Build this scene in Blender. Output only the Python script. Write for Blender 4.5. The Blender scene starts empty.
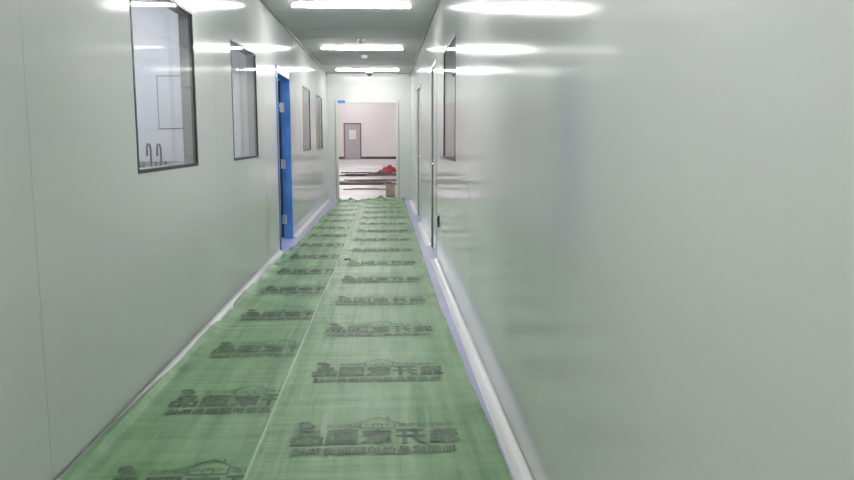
import bpy, math, random
from mathutils import Vector, noise
random.seed(7)
S=bpy.context.scene
# ---------------------------------------------------------------- materials
def mat(name,col,rough=.5,metal=0,spec=.5,emit=0,ecol=None):
    m=bpy.data.materials.new(name); m.use_nodes=True
    b=m.node_tree.nodes['Principled BSDF']
    b.inputs['Base Color'].default_value=col
    b.inputs['Roughness'].default_value=rough
    b.inputs['Metallic'].default_value=metal
    b.inputs['Specular IOR Level'].default_value=spec
    if emit:
        b.inputs['Emission Color'].default_value=ecol or col
        b.inputs['Emission Strength'].default_value=emit
    return m
def addnoise(m,c1,c2,scale=(1,1,1),nscale=5,detail=4,lo=.35,hi=.65,bump=0,bscale=None,bdist=.01,rough=None):
    nt=m.node_tree; N=nt.nodes; L=nt.links; b=N['Principled BSDF']
    tc=N.new('ShaderNodeTexCoord'); mp=N.new('ShaderNodeMapping'); mp.inputs['Scale'].default_value=scale
    L.new(tc.outputs['Object'],mp.inputs[0])
    n=N.new('ShaderNodeTexNoise'); n.inputs['Scale'].default_value=nscale; n.inputs['Detail'].default_value=detail
    L.new(mp.outputs[0],n.inputs[0])
    cr=N.new('ShaderNodeValToRGB'); cr.color_ramp.elements[0].position=lo; cr.color_ramp.elements[1].position=hi
    cr.color_ramp.elements[0].color=c1; cr.color_ramp.elements[1].color=c2
    L.new(n.outputs[0],cr.inputs[0]); L.new(cr.outputs[0],b.inputs['Base Color'])
    if bump:
        n2=N.new('ShaderNodeTexNoise'); n2.inputs['Scale'].default_value=bscale or nscale; n2.inputs['Detail'].default_value=3
        L.new(mp.outputs[0],n2.inputs[0])
        bp=N.new('ShaderNodeBump'); bp.inputs['Strength'].default_value=bump; bp.inputs['Distance'].default_value=bdist
        L.new(n2.outputs[0],bp.inputs['Height']); L.new(bp.outputs[0],b.inputs['Normal'])
    return m
M={}
M['wall']=addnoise(mat('wall_panel_paint',(1,1,1,1),.11,spec=.22),(.69,.705,.688,1),(.70,.715,.698,1),(1,1,1),1.2,2)
M['ceil']=addnoise(mat('ceiling_panel_paint',(1,1,1,1),.5,spec=.05),(.53,.53,.525,1),(.56,.56,.555,1),(1,1,1),1,2)
M['seam']=mat('seam_grey',(.50,.51,.50,1),.5)
M['joint']=mat('joint_grey',(.25,.26,.25,1),.5)
M['cseam']=mat('ceiling_seam',(.2,.2,.2,1),.5)
M['floor']=addnoise(mat('lavender_pvc',(1,1,1,1),.3),(.42,.43,.68,1),(.49,.49,.74,1),(1,.3,1),6,3)
M['cove']=mat('white_pvc',(.74,.74,.74,1),.35)
M['black']=mat('black_gasket',(.03,.03,.032,1),.4)
M['boxline']=mat('box_edge_grey',(.2,.2,.22,1),.4)
M['dark']=mat('dark_plastic',(.03,.03,.035,1),.3)
M['blue']=addnoise(mat('blue_film',(1,1,1,1),.3),(.05,.19,.60,1),(.10,.29,.74,1),(1,1,.4),9,3)
M['steel']=mat('steel',(.7,.7,.7,1),.25,1)
M['chrome_dark']=mat('faucet_metal',(.12,.12,.13,1),.25,.8)
M['cream']=mat('cream_frame',(.70,.69,.62,1),.35)
M['room']=mat('room_paint',(.66,.67,.69,1),.35)
M['roomfl']=mat('room_floor',(.5,.5,.60,1),.35)
M['white']=mat('white_plastic',(.8,.8,.8,1),.4)
M['lamp']=mat('lamp_diffuser',(1,1,1,1),.4,emit=84,ecol=(1,1,.99,1))
M['lampr']=mat('lamp_room',(1,1,1,1),.4,emit=125,ecol=(.98,.98,1,1))
M['fillh']=mat('hall_fill_emitter',(1,1,1,1),.4,emit=20,ecol=(1,.975,.98,1))  # glow of the added hall fill lights
M['hallw']=addnoise(mat('hall_wall_paint',(1,1,1,1),.45),(.69,.655,.66,1),(.73,.695,.70,1),(1,1,1),.4,3)
M['hallf']=addnoise(mat('hall_floor_concrete',(1,1,1,1),.35),(.36,.345,.35,1),(.55,.53,.535,1),(1,1,1),.6,5)
M['hdoor']=mat('hall_door_paint',(.42,.40,.41,1),.4)
M['hframe']=mat('hall_door_frame',(.22,.14,.14,1),.5)
M['wood']=addnoise(mat('plank_wood',(1,1,1,1),.6),(.12,.10,.09,1),(.30,.25,.22,1),(1,8,1),3,4)
M['card']=addnoise(mat('cardboard',(1,1,1,1),.8),(.34,.29,.23,1),(.44,.38,.31,1),(1,1,1),6,3)
M['red']=addnoise(mat('red_cloth',(1,1,1,1),.7),(.16,.01,.02,1),(.5,.03,.07,1),(1,1,1),5,3)
M['tarp']=addnoise(mat('grey_debris',(1,1,1,1),.8),(.03,.03,.03,1),(.18,.15,.15,1),(1,1,1),8,3)
def green():
    m=mat('green_woven_sheet',(1,1,1,1),.42,spec=.35); nt=m.node_tree;N=nt.nodes;L=nt.links;b=N['Principled BSDF']
    tc=N.new('ShaderNodeTexCoord')
    def noi(sc,s,d):
        mp=N.new('ShaderNodeMapping'); mp.inputs['Scale'].default_value=sc; L.new(tc.outputs['Object'],mp.inputs[0])
        n=N.new('ShaderNodeTexNoise'); n.inputs['Scale'].default_value=s; n.inputs['Detail'].default_value=d; L.new(mp.outputs[0],n.inputs[0]); return n
    a=noi((7,.5,1),2.2,5); c=noi((.6,5,1),2.5,5); e=noi((1,1,1),3,6)
    cr=N.new('ShaderNodeValToRGB'); cr.color_ramp.elements[0].position=.1; cr.color_ramp.elements[1].position=.9
    cr.color_ramp.elements[0].color=(.12,.25,.115,1); cr.color_ramp.elements[1].color=(.235,.385,.21,1)
    def add(p,q):
        x=N.new('ShaderNodeMath'); x.operation='ADD'; L.new(p,x.inputs[0]); L.new(q,x.inputs[1]); return x
    mx=add(a.outputs[0],c.outputs[0]); m2=add(add(mx.outputs[0],a.outputs[0]).outputs[0],e.outputs[0])
    m3=N.new('ShaderNodeMath'); m3.operation='DIVIDE'; m3.inputs[1].default_value=4; L.new(m2.outputs[0],m3.inputs[0])
    mm=N.new('ShaderNodeMapRange'); mm.inputs[1].default_value=.36; mm.inputs[2].default_value=.64; L.new(m3.outputs[0],mm.inputs[0])
    L.new(mm.outputs[0],cr.inputs[0]); L.new(cr.outputs[0],b.inputs['Base Color'])
    bp=N.new('ShaderNodeBump'); bp.inputs['Strength'].default_value=.35; bp.inputs['Distance'].default_value=.02
    L.new(mx.outputs[0],bp.inputs['Height']); L.new(bp.outputs[0],b.inputs['Normal'])
    return m
M['green']=green()
M['edge']=mat('sheet_edge_pale',(.25,.38,.23,1),.45)
M['ink']=addnoise(mat('dark_green_ink',(1,1,1,1),.5),(.045,.08,.05,1),(.12,.22,.115,1),(1,1,1),14,5,.4,.72)
def glass():
    m=bpy.data.materials.new('window_glass'); m.use_nodes=True; nt=m.node_tree;N=nt.nodes;L=nt.links
    N.remove(N['Principled BSDF']); o=N['Material Output']
    t=N.new('ShaderNodeBsdfTransparent'); t.inputs[0].default_value=(.95,.96,.98,1)
    g=N.new('ShaderNodeBsdfGlossy'); g.inputs['Roughness'].default_value=.03
    f=N.new('ShaderNodeLayerWeight'); f.inputs['Blend'].default_value=.5
    pw=N.new('ShaderNodeMath'); pw.operation='POWER'; pw.inputs[1].default_value=5; L.new(f.outputs['Facing'],pw.inputs[0])
    ma=N.new('ShaderNodeMath'); ma.operation='MULTIPLY_ADD'; ma.inputs[1].default_value=.95; ma.inputs[2].default_value=.04; L.new(pw.outputs[0],ma.inputs[0])
    mx=N.new('ShaderNodeMixShader'); L.new(ma.outputs[0],mx.inputs[0]); L.new(t.outputs[0],mx.inputs[1]); L.new(g.outputs[0],mx.inputs[2]); L.new(mx.outputs[0],o.inputs[0])
    return m
M['glass']=glass()
# ---------------------------------------------------------------- mesh builder
class MB:
    def __init__(s): s.v=[];s.f=[];s.m=[];s.mats=[]
    def mi(s,k):
        if k not in s.mats: s.mats.append(k)
        return s.mats.index(k)
    def box(s,x0,x1,y0,y1,z0,z1,k):
        i=len(s.v); mi=s.mi(k)
        s.v+=[(x,y,z) for z in (z0,z1) for y in (y0,y1) for x in (x0,x1)]
        for q in ((0,2,3,1),(4,5,7,6),(0,1,5,4),(2,6,7,3),(0,4,6,2),(1,3,7,5)):
            s.f.append(tuple(i+a for a in q)); s.m.append(mi)
        return s
    def quadx(s,x,y0,y1,z0,z1,k):
        i=len(s.v); mi=s.mi(k); s.v+=[(x,y0,z0),(x,y1,z0),(x,y1,z1),(x,y0,z1)]; s.f.append((i,i+1,i+2,i+3)); s.m.append(mi); return s
    def obox(s,c,half,rotz,k,tilt=0):
        i=len(s.v); mi=s.mi(k); cz,sz=math.cos(rotz),math.sin(rotz)
        for z in (-1,1):
            for y in (-1,1):
                for x in (-1,1):
                    X,Y,Z=x*half[0],y*half[1],z*half[2]+x*half[0]*math.sin(tilt)
                    s.v.append((c[0]+X*cz-Y*sz,c[1]+X*sz+Y*cz,c[2]+Z))
        for q in ((0,2,3,1),(4,5,7,6),(0,1,5,4),(2,6,7,3),(0,4,6,2),(1,3,7,5)):
            s.f.append(tuple(i+a for a in q)); s.m.append(mi)
    def tube(s,pts,r,k,n=10):
        mi=s.mi(k); rings=[]
        P=[Vector(p) for p in pts]
        for j,p in enumerate(P):
            t=(P[min(j+1,len(P)-1)]-P[max(j-1,0)]).normalized()
            a=t.orthogonal().normalized() if j==0 else (pa-t*pa.dot(t)).normalized()
            pa=a; b=t.cross(a); i=len(s.v)
            s.v+=[tuple(p+(a*math.cos(2*math.pi*q/n)+b*math.sin(2*math.pi*q/n))*r) for q in range(n)]
            rings.append(i)
        for a,b in zip(rings,rings[1:]):
            for q in range(n):
                s.f.append((a+q,a+(q+1)%n,b+(q+1)%n,b+q)); s.m.append(mi)
        s.f.append(tuple(rings[0]+q for q in range(n))[::-1]); s.m.append(mi)
        s.f.append(tuple(rings[-1]+q for q in range(n))); s.m.append(mi)
    def obj(s,name,parent=None,smooth=False,bevel=0):
        me=bpy.data.meshes.new(name); me.from_pydata(s.v,[],s.f)
        for k in s.mats: me.materials.append(M[k])
        for p,mi in zip(me.polygons,s.m): p.material_index=mi; p.use_smooth=smooth
        me.update()
        o=bpy.data.objects.new(name,me); S.collection.objects.link(o)
        if parent: o.parent=parent
        if bevel:
            b=o.modifiers.new('b','BEVEL'); b.width=bevel; b.segments=2; b.limit_method='ANGLE'
        return o
def empty(name,loc=(0,0,0)):
    o=bpy.data.objects.new(name,None); o.location=loc; S.collection.objects.link(o); return o
# ---------------------------------------------------------------- dims
XL,XR=-1.20,.53; ZC=2.60; YB,YE=-4.0,15.8; T=.08
def wall_y(name,xa,xb,y0,y1,z1,ops,k,seams=(),face=None):
    mb=MB(); ys=y0
    for (a,b,c,d) in sorted(ops):
        if a>ys: mb.box(xa,xb,ys,a,0,z1,k)
        if c>0: mb.box(xa,xb,a,b,0,c,k)
        if d<z1: mb.box(xa,xb,a,b,d,z1,k)
        ys=b
    if y1>ys: mb.box(xa,xb,ys,y1,0,z1,k)
    for sy in seams:
        if face>0: mb.box(xa+.0,xb+.0006,sy-.0015,sy+.0015,.05,z1,'seam')
        else: mb.box(xa-.0006,xb,sy-.001,sy+.001,.05,z1,'seam')
    return mb.obj(name)
Lw=[(3.72,4.90),(6.05,7.2),(11.15,12.2),(13.3,14.5)]
WZ=(1.087,2.04)
LD=(8.5,9.62,0,2.04)
opsL=[(a,b)+WZ for a,b in Lw]+[LD]
Rw=(5.75,6.9); RD=[(7.85,8.75,0,2.08),(11.4,12.5,0,2.08)]
wall_y('wall_left',XL-T,XL,YB,YE,ZC,opsL,'wall',[-1,.2,1.4,2.62,5.45,7.6,10.2,12.7,14.9],1)
wall_y('wall_right',XR,XR+T,YB,YE,ZC,[Rw+WZ]+RD,'wall',[-1,.2,4.8,7.1,9.9,13.6],-1)
DX0,DX1,DZ=-1.03,.27,2.05
e=MB(); e.box(XL-T,DX0,YE,YE+.1,0,ZC,'wall').box(DX1,XR+T,YE,YE+.1,0,ZC,'wall').box(DX0,DX1,YE,YE+.1,DZ,ZC,'wall'); e.obj('wall_end')
MB().box(XL-T,XR+T,YB-.1,YB,0,ZC,'wall').obj('wall_back')
c=MB(); c.box(XL-T,XR+T,YB,YE,ZC,ZC+.06,'ceil')
for y in [-1,.5,2,3.2,4.9,6.1,8.3,9.5,10.3,12,13,13.9,15.1]:
    c.box(XL,XR,y-.003,y+.003,ZC-.0008,ZC,'cseam')
c.obj('ceiling')
MB().box(XL-T,XR+T,YB,YE+.1,-.05,0,'floor').obj('floor')
for nm,x,s in (('trim_1',XL,1),('trim_2',XR,-1)):
    a,b=sorted((x,x+s*.018)); MB().box(a,b,YB,YE,ZC-.022,ZC,'joint').obj(nm)
def cove(name,x,s,segs,w,hh):
    mb=MB(); n=6
    prof=[(x,hh+.008)]+[(x+s*(w-w*math.cos(math.pi/2*t/n)),hh-hh*math.sin(math.pi/2*t/n)+.003) for t in range(n+1)]+[(x+s*(w+.005),0),(x,0)]
    for y0,y1 in segs:
        i=len(mb.v); k=len(prof); mi=mb.mi('cove')
        mb.v+=[(p[0],y0,p[1]) for p in prof]+[(p[0],y1,p[1]) for p in prof]
        for q in range(k):
            mb.f.append((i+q,i+(q+1)%k,i+k+(q+1)%k,i+k+q)); mb.m.append(mi)
        mb.f.append(tuple(range(i,i+k))); mb.m.append(mi); mb.f.append(tuple(range(i+k,i+2*k))); mb.m.append(mi)
    return mb.obj(name)
cove('baseboard_left',XL,1,[(YB,LD[0]-.05),(LD[1]+.05,YE)],.045,.03)
cove('baseboard_right',XR,-1,[(YB,RD[0][0]-.04),(RD[0][1]+.04,RD[1][0]-.04),(RD[1][1]+.04,YE)],.058,.022)
def window(n,xface,s,y0,y1):
    p=empty('window_%d'%n)
    z0,z1=WZ; w=.018
    mb=MB()
    for xa,xb,k in (sorted((xface+s*.003,xface-s*.025))+['black'],sorted((xface-s*.025,xface-s*(T+.003)))+['joint']):
        mb.box(xa,xb,y0,y0+w,z0,z1,k).box(xa,xb,y1-w,y1,z0,z1,k).box(xa,xb,y0+w,y1-w,z0,z0+w,k).box(xa,xb,y0+w,y1-w,z1-w,z1,k)
    mb.obj('frame',p)
    MB().quadx(xface-s*.004,y0+w,y1-w,z0+w,z1-w,'glass').obj('glass_pane',p)
    MB().quadx(xface-s*(T-.004),y0+w,y1-w,z0+w,z1-w,'glass').obj('glass_pane_inner',p)
for i,(a,b) in enumerate(Lw): window(i+1,XL,1,a,b)
window(5,XR,-1,*Rw)
# blue door (left)
y0,y1,_,dz=LD
p=empty('door_1')
mb=MB(); fw=.05
mb.box(XL-T-.02,XL+.010,y0-.02,y0+fw,0,dz+.03,'blue').box(XL-T-.02,XL+.010,y1-.035,y1+.03,0,dz+.03,'blue').box(XL-T-.02,XL+.010,y0,y1,dz-.05,dz+.03,'blue')
mb.obj('frame',p)
MB().box(XL-T-.05,XL-T-.02,y1-.065,y1-.03,.02,dz-.06,'dark').obj('gasket',p)
mb=MB(); mb.box(XL-T-.73,XL-T-.051,y1-.09,y1-.04,.015,dz-.06,'blue'); mb.box(XL-T-.62,XL-T-.18,y1-.094,y1-.036,1.1,1.85,'black'); mb.box(XL-T-.60,XL-T-.20,y1-.096,y1-.034,1.12,1.83,'white'); mb.obj('leaf',p)
mb=MB()
for z in (.25,.95,1.65): 
    mb.tube([(XL-T-.03,y1-.06,z-.06),(XL-T-.03,y1-.06,z+.06)],.013,'steel'); mb.box(XL-T-.03,XL-T+.02,y1-.04,y1-.034,z-.06,z+.06,'steel')
mb.tube([(XL-T-.66,y1-.09,1),(XL-T-.66,y1-.15,1),(XL-T-.54,y1-.15,1)],.01,'steel'); mb.obj('hinges_and_handle',p)
for n,(a,b,_,d) in enumerate(RD):
    p=empty('door_%d'%(n+2))
    mb=MB(); mb.box(XR-.006,XR+T,a,a+.035,0,d,'cream').box(XR-.006,XR+T,b-.035,b,0,d,'cream').box(XR-.006,XR+T,a,b,d-.035,d,'cream'); mb.obj('frame',p)
    mb=MB(); mb.box(XR+.012,XR+.055,a+.04,b-.04,.01,d-.04,'wall'); mb.obj('leaf',p)
    mb=MB(); mb.box(XR+.004,XR+.012,a+.035,a+.046,0,d-.035,'black').box(XR+.004,XR+.012,b-.046,b-.035,0,d-.035,'black').box(XR+.004,XR+.012,a+.035,b-.035,d-.046,d-.035,'black'); mb.obj('gasket',p)
    mb=MB(); mb.tube([(XR+.012,a+.12,1),(XR-.045,a+.12,1),(XR-.045,a+.24,1)],.009,'steel'); mb.obj('lever_handle',p)
mb=MB(); mb.box(XR-.012,XR,7.45,7.56,.38,.50,'dark'); mb.box(XR-.016,XR-.012,7.47,7.54,.40,.48,'black'); mb.obj('wall_socket',bevel=.002)
mb=MB(); w=.05
mb.box(DX0,DX0+w,YE-.015,YE+.115,0,DZ,'cream').box(DX1-w,DX1,YE-.015,YE+.115,0,DZ,'cream').box(DX0+w,DX1-w,YE-.015,YE+.115,DZ-.04,DZ,'cream')
mb.box(DX0-.012,DX0,YE-.01,YE,0,DZ+.01,'joint').box(DX1,DX1+.012,YE-.01,YE,0,DZ+.01,'joint')
mb.box(DX0+.05,DX0+.2,YE-.03,YE-.015,DZ-.05,DZ+.01,'blue')
mb.obj('door_frame_end')
# ---------------------------------------------------------------- lights
xc=(XL+XR)/2
def batten(name,xm,y,zc,k):
    p=empty(name)
    mb=MB(); mb.box(xm-.6,xm+.6,y-.02,y+.02,zc-.008,zc,'white').box(xm-.603,xm-.592,y-.024,y+.024,zc-.028,zc,'white').box(xm+.592,xm+.603,y-.024,y+.024,zc-.028,zc,'white'); mb.obj('housing',p)
    mb=MB(); pr=[(-.023,zc-.008),(-.023,zc-.018),(-.014,zc-.027),(.014,zc-.027),(.023,zc-.018),(.023,zc-.008)]
    n=len(pr); mb.mi(k)
    mb.v=[(xm-.592,y+a,b) for a,b in pr]+[(xm+.592,y+a,b) for a,b in pr]
    for q in range(n): mb.f.append((q,(q+1)%n,n+(q+1)%n,n+q)); mb.m.append(0)
    mb.f.append(tuple(range(n))); mb.m.append(0); mb.f.append(tuple(range(n,2*n))); mb.m.append(0)
    mb.obj('diffuser',p)
for i,y in enumerate([-2.5,.97,4.42,7.84,11.38,14.8]): batten('ceiling_batten_light',xc,y,ZC,'lamp')
def lathe(name,c,prof,n=24):
    mb=MB()
    for (r,z,k),(r2,z2,_) in zip(prof,prof[1:]):
        i=len(mb.v); mi=mb.mi(k)
        mb.v+=[(c[0]+r*math.cos(2*math.pi*q/n),c[1]+r*math.sin(2*math.pi*q/n),c[2]+z) for q in range(n)]+[(c[0]+r2*math.cos(2*math.pi*q/n),c[1]+r2*math.sin(2*math.pi*q/n),c[2]+z2) for q in range(n)]
        for q in range(n): mb.f.append((i+q,i+(q+1)%n,i+n+(q+1)%n,i+n+q)); mb.m.append(mi)
    return mb.obj(name,smooth=True)
lathe('ceiling_security_camera',(-.31,15.15,ZC),[(.075,0,'white'),(.075,-.035,'white'),(.055,-.045,'dark'),(.053,-.065,'dark'),(.045,-.085,'dark'),(.025,-.10,'dark'),(.001,-.105,'dark')])
lathe('ceiling_smoke_detector',(-.33,12.4,ZC),[(.06,0,'white'),(.06,-.02,'white'),(.045,-.04,'white'),(.03,-.055,'dark'),(.001,-.058,'dark')])
lathe('ceiling_fire_sprinkler',(-.33,10.5,ZC),[(.04,0,'steel'),(.035,-.012,'steel'),(.012,-.015,'steel'),(.012,-.05,'steel'),(.03,-.052,'steel'),(.03,-.056,'steel'),(.001,-.056,'steel')])
# ---------------------------------------------------------------- green sheets
def h(x,y,ph): return .0012*noise.noise(Vector((x*6,y*3,ph)))
def sheet(name,xl,xr,y0,y1,zb,ph,curlL,curlR):
    mb=MB(); nx,ny=40,420; mb.mi('green')
    for j in range(ny+1):
        y=y0+(y1-y0)*j/ny; a=xl(y); b=xr(y)
        for i in range(nx+1):
            t=i/nx; t=.5-.5*math.cos(math.pi*t); x=a+(b-a)*t
            z=zb+h(x,y,ph)
            dl=x-a; dr=b-x
            if curlL and dl<.08: z+=curlL*(1-dl/.08)**1.3*max(0,.5+1.2*noise.noise(Vector((x*3,y*4,ph+5))))
            if curlR and dr<.06: z+=curlR*(1-dr/.06)**1.3*max(0,.3+1.2*noise.noise(Vector((x*3,y*5,ph+9))))
            if curlL>.02 and x<XL+.055: z=max(z,.036)
            de=y1-y
            if de<.6: z+=(1-de/.6)**.7*.08*max(0,.35+noise.noise(Vector((x*5,y*7,ph+2)))+.5*noise.noise(Vector((x*13,y*13,ph))))
            mb.v.append((x,y,max(z,.001)))
    for j in range(ny):
        for i in range(nx):
            q=j*(nx+1)+i; mb.f.append((q,q+1,q+nx+2,q+nx+1)); mb.m.append(0)
    return mb.obj(name,smooth=True)
def lerp(y,pts):
    for (a,va),(b,vb) in zip(pts,pts[1:]):
        if y<=b: return va+(vb-va)*max(0,(y-a))/(b-a)
    return pts[-1][1]
ns=lambda y,s,f:noise.noise(Vector((s,y*f,s)))
ll=lambda y:max(XL+.006,lerp(y,[(-4,-1.19),(3.2,-1.188),(4.2,-1.155),(8,-1.13),(9.5,-1.07),(15.8,-.97)])+.018*ns(y,3,1.6)+.008*ns(y,8,6))
seam=lambda y:lerp(y,[(-4,-.54),(4,-.53),(9,-.50),(15.8,-.5)])+.012*ns(y,5,.8)
rr=lambda y:lerp(y,[(-4,.46),(2.6,.455),(3.6,.435),(5.6,.395),(15.8,.385)])+.01*ns(y,11,1.2)+.005*ns(y,15,5)
p=empty('green_floor_protection_sheet')
sheet('sheet_under',ll,lambda y:seam(y)+.25,-4,15.45,.006,1,.03,0).parent=p
sheet('sheet_over',seam,rr,-4,15.6,.014,4,.003,.012).parent=p
mb=MB(); mb.mi('edge'); n=300
for j in range(n+1):
    y=-4+18.8*j/n; a=seam(y)
    mb.v+=[(a+.002,y,.0195),(a+.012,y,.0165)]
for j in range(n): mb.f.append((2*j,2*j+1,2*j+3,2*j+2)); mb.m.append(0)
mb.obj('selvage',p)
def textmesh(body,w,hh,off):
    cu=bpy.data.curves.new('t','FONT'); cu.body=body; cu.size=1; cu.offset=off; cu.resolution_u=3
    o=bpy.data.objects.new('t',cu); S.collection.objects.link(o)
    dg=bpy.context.evaluated_depsgraph_get(); me=bpy.data.meshes.new_from_object(o.evaluated_get(dg))
    V=[v.co.copy() for v in me.vertices]; F=[tuple(q.vertices) for q in me.polygons]
    bpy.data.objects.remove(o); bpy.data.curves.remove(cu); bpy.data.meshes.remove(me)
    if not V: return [],[]
    x0=min(v.x for v in V);x1=max(v.x for v in V);y0=min(v.y for v in V);y1=max(v.y for v in V)
    return [((x1-v.x)/(x1-x0)*w,(v.y-y0)/(y1-y0)*hh) for v in V],F
BV=[];BF=[]
def addp(V,F,ox,oy,z=0):
    i=len(BV); BV.extend([(a+ox,b+oy,z) for a,b in V]); BF.extend([tuple(i+q for q in f) for f in F])
def line(x0,y0,x1,y1,w=.007):
    dx,dy=x1-x0,y1-y0; l=math.hypot(dx,dy); nx,ny=-dy/l*w/2,dx/l*w/2
    addp([(x0+nx,y0+ny),(x0-nx,y0-ny),(x1-nx,y1-ny),(x1+nx,y1+ny)],[(0,1,2,3)],0,0)
for k,ch in enumerate('雅开家国品'):
    V,F=textmesh(ch,.122,.148,0)
    for q,(dx,dy) in enumerate([(0,0),(.005,0),(-.005,.003),(0,.008),(.004,.008)]): addp(V,F,.35-.128-k*.143+dx,-.06+dy,q*.0001)
V,F=textmesh('地面成品保护膜服务热线',.66,.07,0)
for q,(dx,dy) in enumerate([(0,0),(.003,0),(0,.004)]): addp(V,F,-.34+dx,-.16+dy,q*.0001)
addp(*textmesh('全屋装修专家',.24,.045,.003),.09,.12)
addp(*textmesh('品质生活',.15,.04,.003),-.22,.12)
hx,hy=-.0,.11
for a in [(-.10,.05,0,.13),(0,.13,.10,.05),(-.075,.06,-.075,0),(.075,.06,.075,0),(-.075,0,.075,0),(-.02,0,-.02,.045),(.02,0,.02,.045),(-.02,.045,.02,.045),(-.055,.04,-.035,.04),(.035,.04,.055,.04),(.045,.105,.045,.13),(-.12,.045,-.10,.05),(.10,.05,.12,.045)]:
    line(hx+a[0],hy+a[1],hx+a[2],hy+a[3])
def blob(cx,cy,r,ry,n=12): addp([(cx+r*math.cos(2*math.pi*q/n)*(1+.15*math.cos(5*q)),cy+ry*math.sin(2*math.pi*q/n)*(1+.15*math.sin(4*q))) for q in range(n)],[tuple(range(n))],0,0)
blob(-.315,.165,.028,.035); blob(-.29,.145,.022,.02); line(-.31,.10,-.31,.15,.01); line(-.345,.105,-.27,.105,.006)
mb=MB(); mb.mi('ink')
def stamp(cx,cy,z,ph):
    i=len(mb.v); mb.v.extend([(cx+a,cy+b,z+.0035+c+h(cx+a,cy+b,ph)) for a,b,c in BV]); mb.f.extend([tuple(i+q for q in f) for f in BF]); mb.m.extend([0]*len(BF))
y=3.0-.9*4
while y<14.8: stamp(-.045,y,.014,4); y+=.9
y=2.6-.9*4
while y<14.7: stamp(-.68 if y<9 else -.65,y,.006,1); y+=.9
mb.obj('printed_pattern',p)
# ---------------------------------------------------------------- left rooms
RX=-6.0; RZ=2.6
def room(tag,y0,y1,k='room'):
    MB().box(RX,XL-T,y0,y1,RZ,RZ+.05,k).obj('ceiling_'+tag)
    MB().box(RX,XL-T,y0,y1,-.05,0,'roomfl').obj('floor_'+tag)
    MB().box(RX-.08,RX,y0,y1,0,RZ,k).obj('wall_side_'+tag)
room('washroom',-2,7.95); room('lobby',7.95,10.25); room('workroom',10.25,YE)
MB().box(RX,XL-T,-2.08,-2,0,RZ,'room').obj('wall_washroom_back')
mb=MB(); mb.box(RX,XL-T,7.91,7.99,0,RZ,'room')
mb.box(-2.32,-2.02,7.90,7.91,1.36,1.90,'boxline').box(-2.308,-2.032,7.895,7.9,1.372,1.888,'room'); mb.obj('wall_partition_washroom')
MB().box(RX,XL-T,10.21,10.29,0,RZ,'room').obj('wall_partition_workroom')
MB().box(RX,XL-T,YE,YE+.1,0,RZ,'room').obj('wall_workroom_end')
for (x,y) in [(-3.3,1.5),(-3.0,4.2),(-2.6,6.6),(-3.3,9.1),(-3.0,11.6),(-3.0,14.0)]: batten('ceiling_batten_light',x,y,RZ,'lampr')
p=empty('sink_counter')
mb=MB(); mb.box(-3.6,-1.6,7.35,7.88,.12,.86,'white').box(-3.55,-1.65,7.4,7.88,0,.12,'dark')
for i in range(4): mb.box(-3.58+i*.5,-3.12+i*.5,7.335,7.35,.15,.83,'cove')
mb.obj('cabinet',p)
mb=MB(); mb.box(-3.62,-1.58,7.32,7.40,.86,.93,'steel').box(-3.62,-1.58,7.76,7.885,.86,.93,'steel').box(-3.62,-3.5,7.40,7.76,.86,.93,'steel').box(-1.7,-1.58,7.40,7.76,.86,.93,'steel').box(-3.5,-1.7,7.4,7.76,.865,.875,'steel'); mb.box(-3.62,-1.58,7.87,7.885,.93,1.03,'steel'); mb.obj('steel_basin',p)
mb=MB()
for x in (-2.55,-2.38,-2.28,-1.98):
    H=.28
    mb.tube([(x,7.8,.93),(x,7.8,.93+H-.06)]+[(x,7.8-.06+.06*math.cos(a),.93+H-.06+.06*math.sin(a)) for a in [math.pi*t/8 for t in range(1,9)]]+[(x,7.68,.93+H-.12)],.010,'chrome_dark')
    mb.tube([(x-.05,7.8,.97),(x+.05,7.8,.97)],.010,'chrome_dark'); mb.tube([(x+.05,7.8,.95),(x+.05,7.8,1.03)],.008,'chrome_dark')
mb.obj('gooseneck_faucets',p,smooth=True)
MB().box(4.0,4.08,4,14,0,RZ,'room').obj('wall_side_right_room')
MB().box(XR+T,4.08,3.92,4,0,RZ,'room').obj('wall_right_room_near')
MB().box(XR+T,4.08,14,14.08,0,RZ,'room').obj('wall_right_room_far')
MB().box(XR+T,4.08,4,14,RZ,RZ+.05,'room').obj('ceiling_right_room')
MB().box(XR+T,4.08,4,14,-.05,0,'roomfl').obj('floor_right_room')
for y in (6.5,9,11.5): batten('ceiling_batten_light',2.2,y,RZ,'lampr')
# ---------------------------------------------------------------- hall
HY0,HY1,HX0,HX1,HZ=YE+.1,50.,-12.,10.,5.
MB().box(HX0,HX1,HY0,HY1,-.05,0,'hallf').obj('floor_hall')
MB().box(HX0,HX1,HY0,HY1,HZ,HZ+.1,'hallw').obj('ceiling_hall')
mb=MB(); mb.box(HX0,HX1,HY1,HY1+.1,0,HZ,'hallw').box(HX0,HX1,HY1-.02,HY1,0,.16,'tarp')
mb.obj('wall_hall_far')
MB().box(HX0-.1,HX0,HY0,HY1,0,HZ,'hallw').obj('wall_hall_left')
MB().box(HX1,HX1+.1,HY0,HY1,0,HZ,'hallw').obj('wall_hall_right')
mb=MB(); mb.box(HX0,RX,YE,HY0,0,HZ,'hallw').box(XR+T,HX1,YE,HY0,0,HZ,'hallw').box(RX,XR+T,YE,HY0,2.7,HZ,'hallw'); mb.obj('wall_hall_near')
mb=MB()  # fixtures out of view, added to fill the hall with light
for y in (19,24,29,34,39,44,48):
    for x in (-8,-2,4): mb.box(x-1.2,x+1.2,y-.15,y+.15,HZ-.2,HZ-.12,'fillh').box(x-1.25,x+1.25,y-.2,y+.2,HZ-.12,HZ,'white')
mb.obj('hall_fill_lights')
p=empty('door_4')
mb=MB(); x0,x1=-2.75,-1.6; yy=HY1-.03
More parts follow.
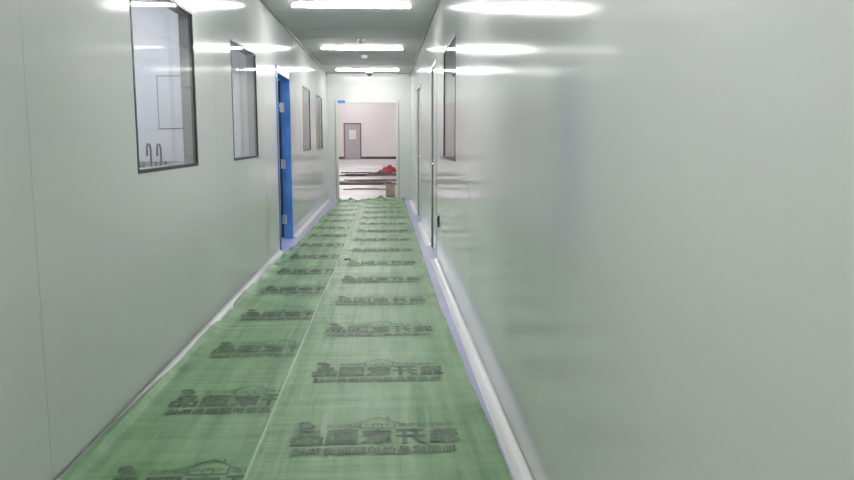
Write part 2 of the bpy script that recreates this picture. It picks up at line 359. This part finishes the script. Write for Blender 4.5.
mb.box(x0,x0+.09,yy,HY1-.0,0,2.35,'hframe').box(x1-.09,x1,yy,HY1,0,2.35,'hframe').box(x0,x1,yy,HY1,2.26,2.35,'hframe'); mb.obj('frame',p)
mb=MB(); mb.box(x0+.09,x1-.09,yy-.02,yy+.02,.02,2.26,'hdoor').box(x0+.35,x1-.35,yy-.03,yy-.02,1.3,1.9,'hallw').box(x1-.22,x1-.14,yy-.08,yy-.02,1.0,1.15,'steel'); mb.obj('leaf',p)
def planks(name,cx,cy,n,length,spread,k,seed,w=.07,t=.02):
    random.seed(seed); mb=MB()
    for i in range(n):
        mb.obox((cx+random.uniform(-spread,spread),cy+random.uniform(-spread,spread)*1.2,t+(i//3)*2*t+.002),(length/2*random.uniform(.6,1),w,t),random.uniform(-.25,.25),k)
    return mb.obj(name)
planks('wood_plank_stack',-.6,22.5,5,2.0,.5,'wood',3,.05,.015)
planks('wood_plank_stack',-.7,19.0,3,1.0,.3,'tarp',5,.03,.01)
planks('wood_plank_stack',-.3,26.0,7,1.2,.9,'tarp',6,.07,.02)
mb=MB()
for i in range(3): mb.tube([(-1.6+.1*i,21.2+.12*i,.025+.0*i),(.8,21.0+.13*i,.025)],.02,'dark',8)
mb.obj('steel_pipe_bundle')
def heap(name,cx,cy,rx,ry,hh,k,seed,z0=0):
    mb=MB(); mb.mi(k); n,m=36,14
    for j in range(m+1):
        r=j/m
        for i in range(n):
            a=2*math.pi*i/n; q=Vector((math.cos(a)*r*2.2+seed,math.sin(a)*r*2.2,seed))
            rad=r*(1+.3*noise.noise(q))
            z=hh*(1-r**1.8)*(.75+.9*noise.noise(q*2.1))
            mb.v.append((cx+rx*rad*math.cos(a),cy+ry*rad*math.sin(a),z0+max(z,0)))
    for j in range(m):
        for i in range(n):
            a=j*n+i;b=j*n+(i+1)%n; mb.f.append((a,b,b+n,a+n)); mb.m.append(0)
    return mb.obj(name,smooth=True)
heap('red_tarpaulin_heap',.12,29.5,.45,.55,.24,'red',2.3)
heap('rubble_heap',-.15,28.2,.5,.3,.09,'tarp',5.1)
p=empty('cardboard_box')
mb=MB(); mb.box(.0,.20,16.6,16.8,0,.015,'card').box(0,.2,16.6,16.61,.0,.28,'card').box(0,.2,16.79,16.8,0,.28,'card').box(0,.01,16.61,16.79,0,.28,'card').box(.19,.2,16.61,16.79,0,.28,'card'); mb.obj('carton',p)
mb=MB(); mb.obox((-.04,16.7,.28),(.05,.09,.004),0,'card',.5); mb.obox((.24,16.7,.28),(.05,.09,.004),0,'card',-.5); mb.obj('flaps',p)
random.seed(11); mb=MB()
for (x,y) in [(-.42,7.7),(.15,14.2),(-.3,15.2),(.2,15.3),(-.6,15.2)]:
    zz=.026
    mb.obox((x,y,zz),(.03,.008,.004),random.uniform(0,3),'tarp'); mb.obox((x+.03,y+.02,zz),(.02,.008,.004),random.uniform(0,3),'tarp')
mb.obj('scattered_offcuts')
# ---------------------------------------------------------------- world / camera
w=bpy.data.worlds.new('World'); S.world=w; w.use_nodes=True
w.node_tree.nodes['Background'].inputs[0].default_value=(.8,.85,.9,1); w.node_tree.nodes['Background'].inputs[1].default_value=.3
cam=bpy.data.cameras.new('camera'); cam.sensor_width=36; cam.lens=36*750/854; cam.clip_start=.05; cam.clip_end=200
co=bpy.data.objects.new('camera',cam); S.collection.objects.link(co); S.camera=co
co.location=(0,0,1.25); co.rotation_euler=(math.radians(90-7.6),0,math.radians(-3.13))
S.view_settings.view_transform='Standard'; S.view_settings.look='None'; S.view_settings.exposure=.27
